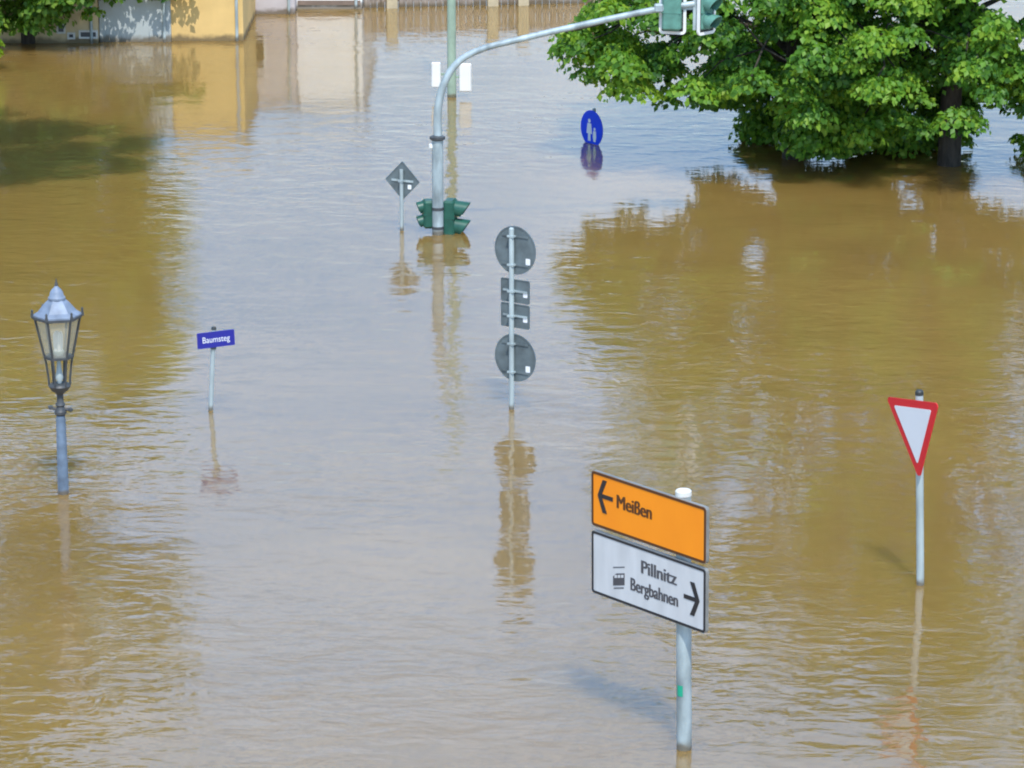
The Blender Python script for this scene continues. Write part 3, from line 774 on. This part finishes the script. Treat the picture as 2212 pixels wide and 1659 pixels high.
def tree(name, label, contact, domes, n_spray, per, size, leaf, seed, trunk_r, trunk_top, keep=None, flat=0.5, spray_r=(0.25, 0.5), shell=0.45, lean=(0, 0), group=None, clump=1.6, gap=-0.12, depth_rule=None, extra=()):
    """domes: (cx, cy, cz, rx, ry, rz, weight) crown lobes relative to the trunk foot at the water line"""
    rng = np.random.default_rng(seed)
    root = bpy.data.objects.new(name, None); COL.objects.link(root); root.location = (contact.x, contact.y, -DEPTH)
    tag(root, label, 'tree', group)
    C = []
    wts = np.array([d[6] for d in domes]); wts = wts / wts.sum()
    while len(C) < n_spray:
        d = domes[rng.choice(len(domes), p=wts)]
        v = nrm(rng.normal(size=(1, 3)))[0] * rng.uniform(shell, 1.0) ** 0.6
        p_ = np.array([d[0] + v[0] * d[3], d[1] + v[1] * d[4], d[2] + v[2] * d[5]])
        if p_[2] < 0.12 or lumps(p_, clump) < gap: continue
        if keep is not None:
            wx = np.array([contact.x + p_[0]]); wy = np.array([contact.y + p_[1]]); wz = np.array([p_[2]])
            qx, qy = proj(wx, wy, wz)
            if not keep(qx, qy)[0]: continue
            if depth_rule is not None and not depth_rule(qx[0], qy[0], p_): continue
        C.append(p_)
    for px, py, dy_ in extra:                         # single boughs that give the outline its character
        yy = contact.y + dy_; zz = hz(py, yy)
        C.append(np.array([xat(px, yy, zz) - contact.x, dy_, zz]))
    C = np.array(C); Rad = rng.uniform(*spray_r, len(C))
    if extra: Rad[-len(extra):] = 0.27
    P, N, A, S, T = sprays_to_leaves(rng, C, Rad, per, size, flat)
    ok = P[:, 2] > 0.03
    if keep is not None:
        pass
    P, N, A, S, T = P[ok], N[ok], A[ok], S[ok], T[ok]
    me = leaves_mesh('crown', P, N, A, S, T, leaf)
    cr = bpy.data.objects.new('crown', me); COL.objects.link(cr); cr.parent = root; cr.location = UP
    b = MB()
    fork = Vector((lean[0], lean[1], trunk_top))
    b.tube([(0, 0, -DEPTH), (0, 0, 0), (lean[0] * 0.4, lean[1] * 0.4, trunk_top * 0.55), fork], [trunk_r * 1.25, trunk_r, trunk_r * 0.85, trunk_r * 0.75], 14)
    order = rng.permutation(len(C))
    heads = []
    for i in order:                                   # limbs to well separated sprays
        p_ = Vector(C[i])
        if all((p_ - q_).length > 1.5 for q_ in heads): heads.append(p_)
        if len(heads) > 38: break
    for p_ in heads:
        t0 = rng.uniform(0.6, 1.0)
        s_ = Vector((lean[0] * t0, lean[1] * t0, trunk_top * t0)) if p_.z < trunk_top * 1.4 else fork
        mid = s_.lerp(p_, 0.5) + Vector((rng.normal() * 0.15, rng.normal() * 0.15, 0.25 + 0.1 * (p_ - s_).length))
        q1 = s_.lerp(mid, 0.55) + Vector((0, 0, 0.12))
        L = (p_ - s_).length
        r_ = trunk_r * min(0.5, 0.16 + 0.06 * L)
        b.tube([s_, q1, mid, mid.lerp(p_, 0.6) + Vector((0, 0, 0.06)), p_], [r_, r_ * 0.75, r_ * 0.5, r_ * 0.3, 0.012], 7)
        for _ in range(4):                            # twigs to neighbouring sprays
            near = C[np.argsort(np.sum((C - np.array(p_)) ** 2, 1))[1:9]]
            t_ = Vector(near[rng.integers(len(near))])
            b.tube([mid.lerp(p_, 0.55), mid.lerp(t_, 0.7) + Vector((0, 0, 0.05)), t_], [r_ * 0.3, 0.014, 0.006], 5)
    part(b, 'trunk', M['bark'], root, True)
    return root

# right-hand trees: the crown skirts follow the outline seen in the photograph, on their own branches
SKIRT = [(1212, -400), (1208, 40), (1206, 92), (1222, 118), (1236, 172), (1270, 186), (1308, 160), (1324, 140), (1356, 182), (1386, 200), (1406, 184),
         (1432, 232), (1458, 232), (1482, 190), (1508, 222), (1530, 222), (1572, 206), (1598, 214), (1622, 236), (1616, 320), (1655, 345), (1752, 350), (1778, 312),
         (1842, 318), (1858, 286), (1914, 296), (1966, 330), (2030, 352), (2078, 340), (2088, 200), (2130, 215), (2180, 252), (2184, 345), (2400, 352), (3200, 352), (3200, -400)]
HOLES = [[(1862, -30), (1915, -30), (1912, 22), (1890, 42), (1866, 40)], [(1792, 312), (1850, 312), (1850, 345), (1790, 345)]]
def keep_right(px, py):
    ok = in_poly(px, np.maximum(py, -399), SKIRT)
    for h_ in HOLES: ok &= ~in_poly(px, py, h_)
    return ok
def dark_under(px, py, p_):
    """low boughs at the left end and in the middle grow only on the far, shaded side"""
    if px < 1690 and py > 225: return p_[1] > 0.4
    if 1862 < px < 2086 and py > 285: return p_[1] > 0.5
    return True
t1 = at(1712, 341)
tree('broadleaf_tree', 'broad green tree reaching left over the flood behind the hanging signals', t1,
     [(0.0, 0.0, 2.3, 3.6, 3.0, 2.0, 1.5), (-1.0, -0.2, 2.2, 2.6, 2.2, 1.5, 0.9), (0.0, 0.0, 5.2, 3.1, 3.0, 3.2, 1.2), (0.3, 0, 7.6, 1.9, 1.9, 2.0, 0.5), (0.25, -0.7, 0.8, 0.75, 0.8, 0.75, 0.40), (-0.45, 1.1, 0.75, 0.85, 0.7, 0.8, 1.0)],
     660, 120, 0.110, M['leaf'], 11, 0.17, 2.4, keep_right, extra=[(1222, 70, -0.5), (1232, 105, 0.2), (1262, 160, -0.4), (1290, 168, 0.3), (1362, 176, -0.6), (1442, 216, -0.8), (1452, 190, -0.5), (1515, 210, 0.4), (1548, 208, -0.2), (1610, 225, 0.8), (1640, 262, 1.0), (1632, 300, 1.2), (1655, 318, 1.1), (1690, 322, 0.9), (1720, 300, 1.0), (1665, 285, 0.6), (1715, 175, -1.3), (1752, 200, -1.2), (1735, 238, -1.3), (1782, 262, -1.2), (1812, 284, -1.1), (1750, 285, -1.2), (1800, 222, -1.2), (1838, 250, -1.0), (1722, 268, -1.1)], group='trees standing in the flood', depth_rule=dark_under, gap=0.03, clump=1.75)
t2 = at(2050, 356)
tree('broadleaf_tree', 'dense green tree on the right edge with low drooping branches over dark trunks', t2,
     [(0.6, 0.0, 2.0, 3.9, 2.8, 1.9, 1.5), (-0.4, -0.6, 1.6, 2.4, 2.0, 1.3, 0.8), (0.9, 0.0, 5.4, 3.7, 3.2, 3.6, 1.4), (0.9, 0, 8.3, 2.4, 2.4, 2.3, 0.6), (-0.5, 1.2, 0.7, 1.2, 0.7, 0.7, 1.1), (1.6, 0.3, 0.9, 1.2, 0.8, 0.8, 0.25)],
     740, 120, 0.110, M['leaf'], 23, 0.19, 2.4, keep_right, extra=[(1885, 300, 1.5), (1925, 318, 1.3), (1960, 308, 1.6), (1990, 330, 1.2), (2020, 312, 1.4), (2050, 325, 1.0), (2075, 300, 0.8), (2075, 260, 0.6), (1940, 335, 1.0), (2010, 342, 0.7), (2120, 140, -0.8), (2160, 180, -0.7), (2198, 205, -0.6), (2206, 300, 0.9), (2216, 328, 0.8), (2150, 112, -0.9), (2105, 178, -0.5), (2188, 150, -0.9), (1935, 240, -1.2), (1990, 215, -1.3), (1900, 262, -1.1), (1960, 262, -1.0)], group='trees standing in the flood', depth_rule=dark_under, gap=0.03, clump=1.75)

# left-hand trees
SKIRT_L = [(-900, -500), (3000, -500), (3000, -200), (440, -180), (392, -120), (382, 4), (330, 8), (320, -60), (285, -70), (270, 10), (232, 4), (218, 22), (212, 44), (180, 46), (140, 30), (118, 60), (112, 92), (-900, 92)]
def keep_left(px, py):
    return in_poly(px, np.maximum(py, -499), SKIRT_L)
t3 = at(62, 92)
tree('leafy_tree', 'dark green tree in the top left corner, its lowest branches touching the flood', t3,
     [(-0.2, 0.0, 2.0, 2.4, 2.0, 1.7, 1.0), (-1.0, 0.2, 3.4, 2.4, 2.2, 2.2, 0.8)],
     600, 75, 0.13, M['leaf_olive'], 31, 0.15, 2.0, keep_left, extra=[(250, -14, -0.3), (228, -6, 0.2), (268, -22, 0.1), (340, -20, -0.2), (366, -22, 0.1), (300, -34, 0.0), (202, 26, -0.4), (186, 16, 0.3), (322, -12, 0.1), (352, -13, -0.1), (384, -18, 0.2), (412, -26, 0.0)], group='trees standing in the flood')
def keep_above(px, py): return py < -70
t6 = at(-210, 74)
tree('pale_tree', 'pale yellow green tree beyond the left edge leaning over the flood', t6,
     [(2.3, -0.3, 3.9, 3.1, 2.2, 2.2, 1.4), (2.8, -0.2, 5.6, 2.8, 2.2, 2.2, 1.1), (0.5, 0.2, 4.6, 2.2, 2.0, 2.6, 0.7)],
     900, 80, 0.14, M['leaf_pale'], 61, 0.16, 3.0, lambda px, py: py < -130, lean=(0.7, -0.1), group='trees standing in the flood')
t4 = at(-560, 440)
tree('tall_tree', 'tall tree beyond the left edge whose crown hangs high over the flood', t4,
     [(3.2, 0.0, 6.6, 3.4, 2.6, 2.3, 1.4), (0.5, 0.2, 7.2, 3.2, 2.8, 3.0, 1.0), (1.8, 0.4, 9.0, 2.6, 2.4, 2.0, 0.6)],
     600, 65, 0.15, M['leaf_olive'], 47, 0.22, 4.5, keep_above, lean=(0.6, 0.1), group='trees standing in the flood')
t5 = at(-35, 152)
rng = np.random.default_rng(5)
def keep_lime(px, py): return (px < 14) & (py > 58)
tree('lime_shrub', 'bright lime green bush at the left edge of the frame', t5,
     [(-0.05, 0, 0.45, 0.45, 0.5, 0.42, 1)], 46, 60, 0.11, M['leaf_lime'], 53, 0.04, 0.3, keep_lime, spray_r=(0.12, 0.2), shell=0.1)
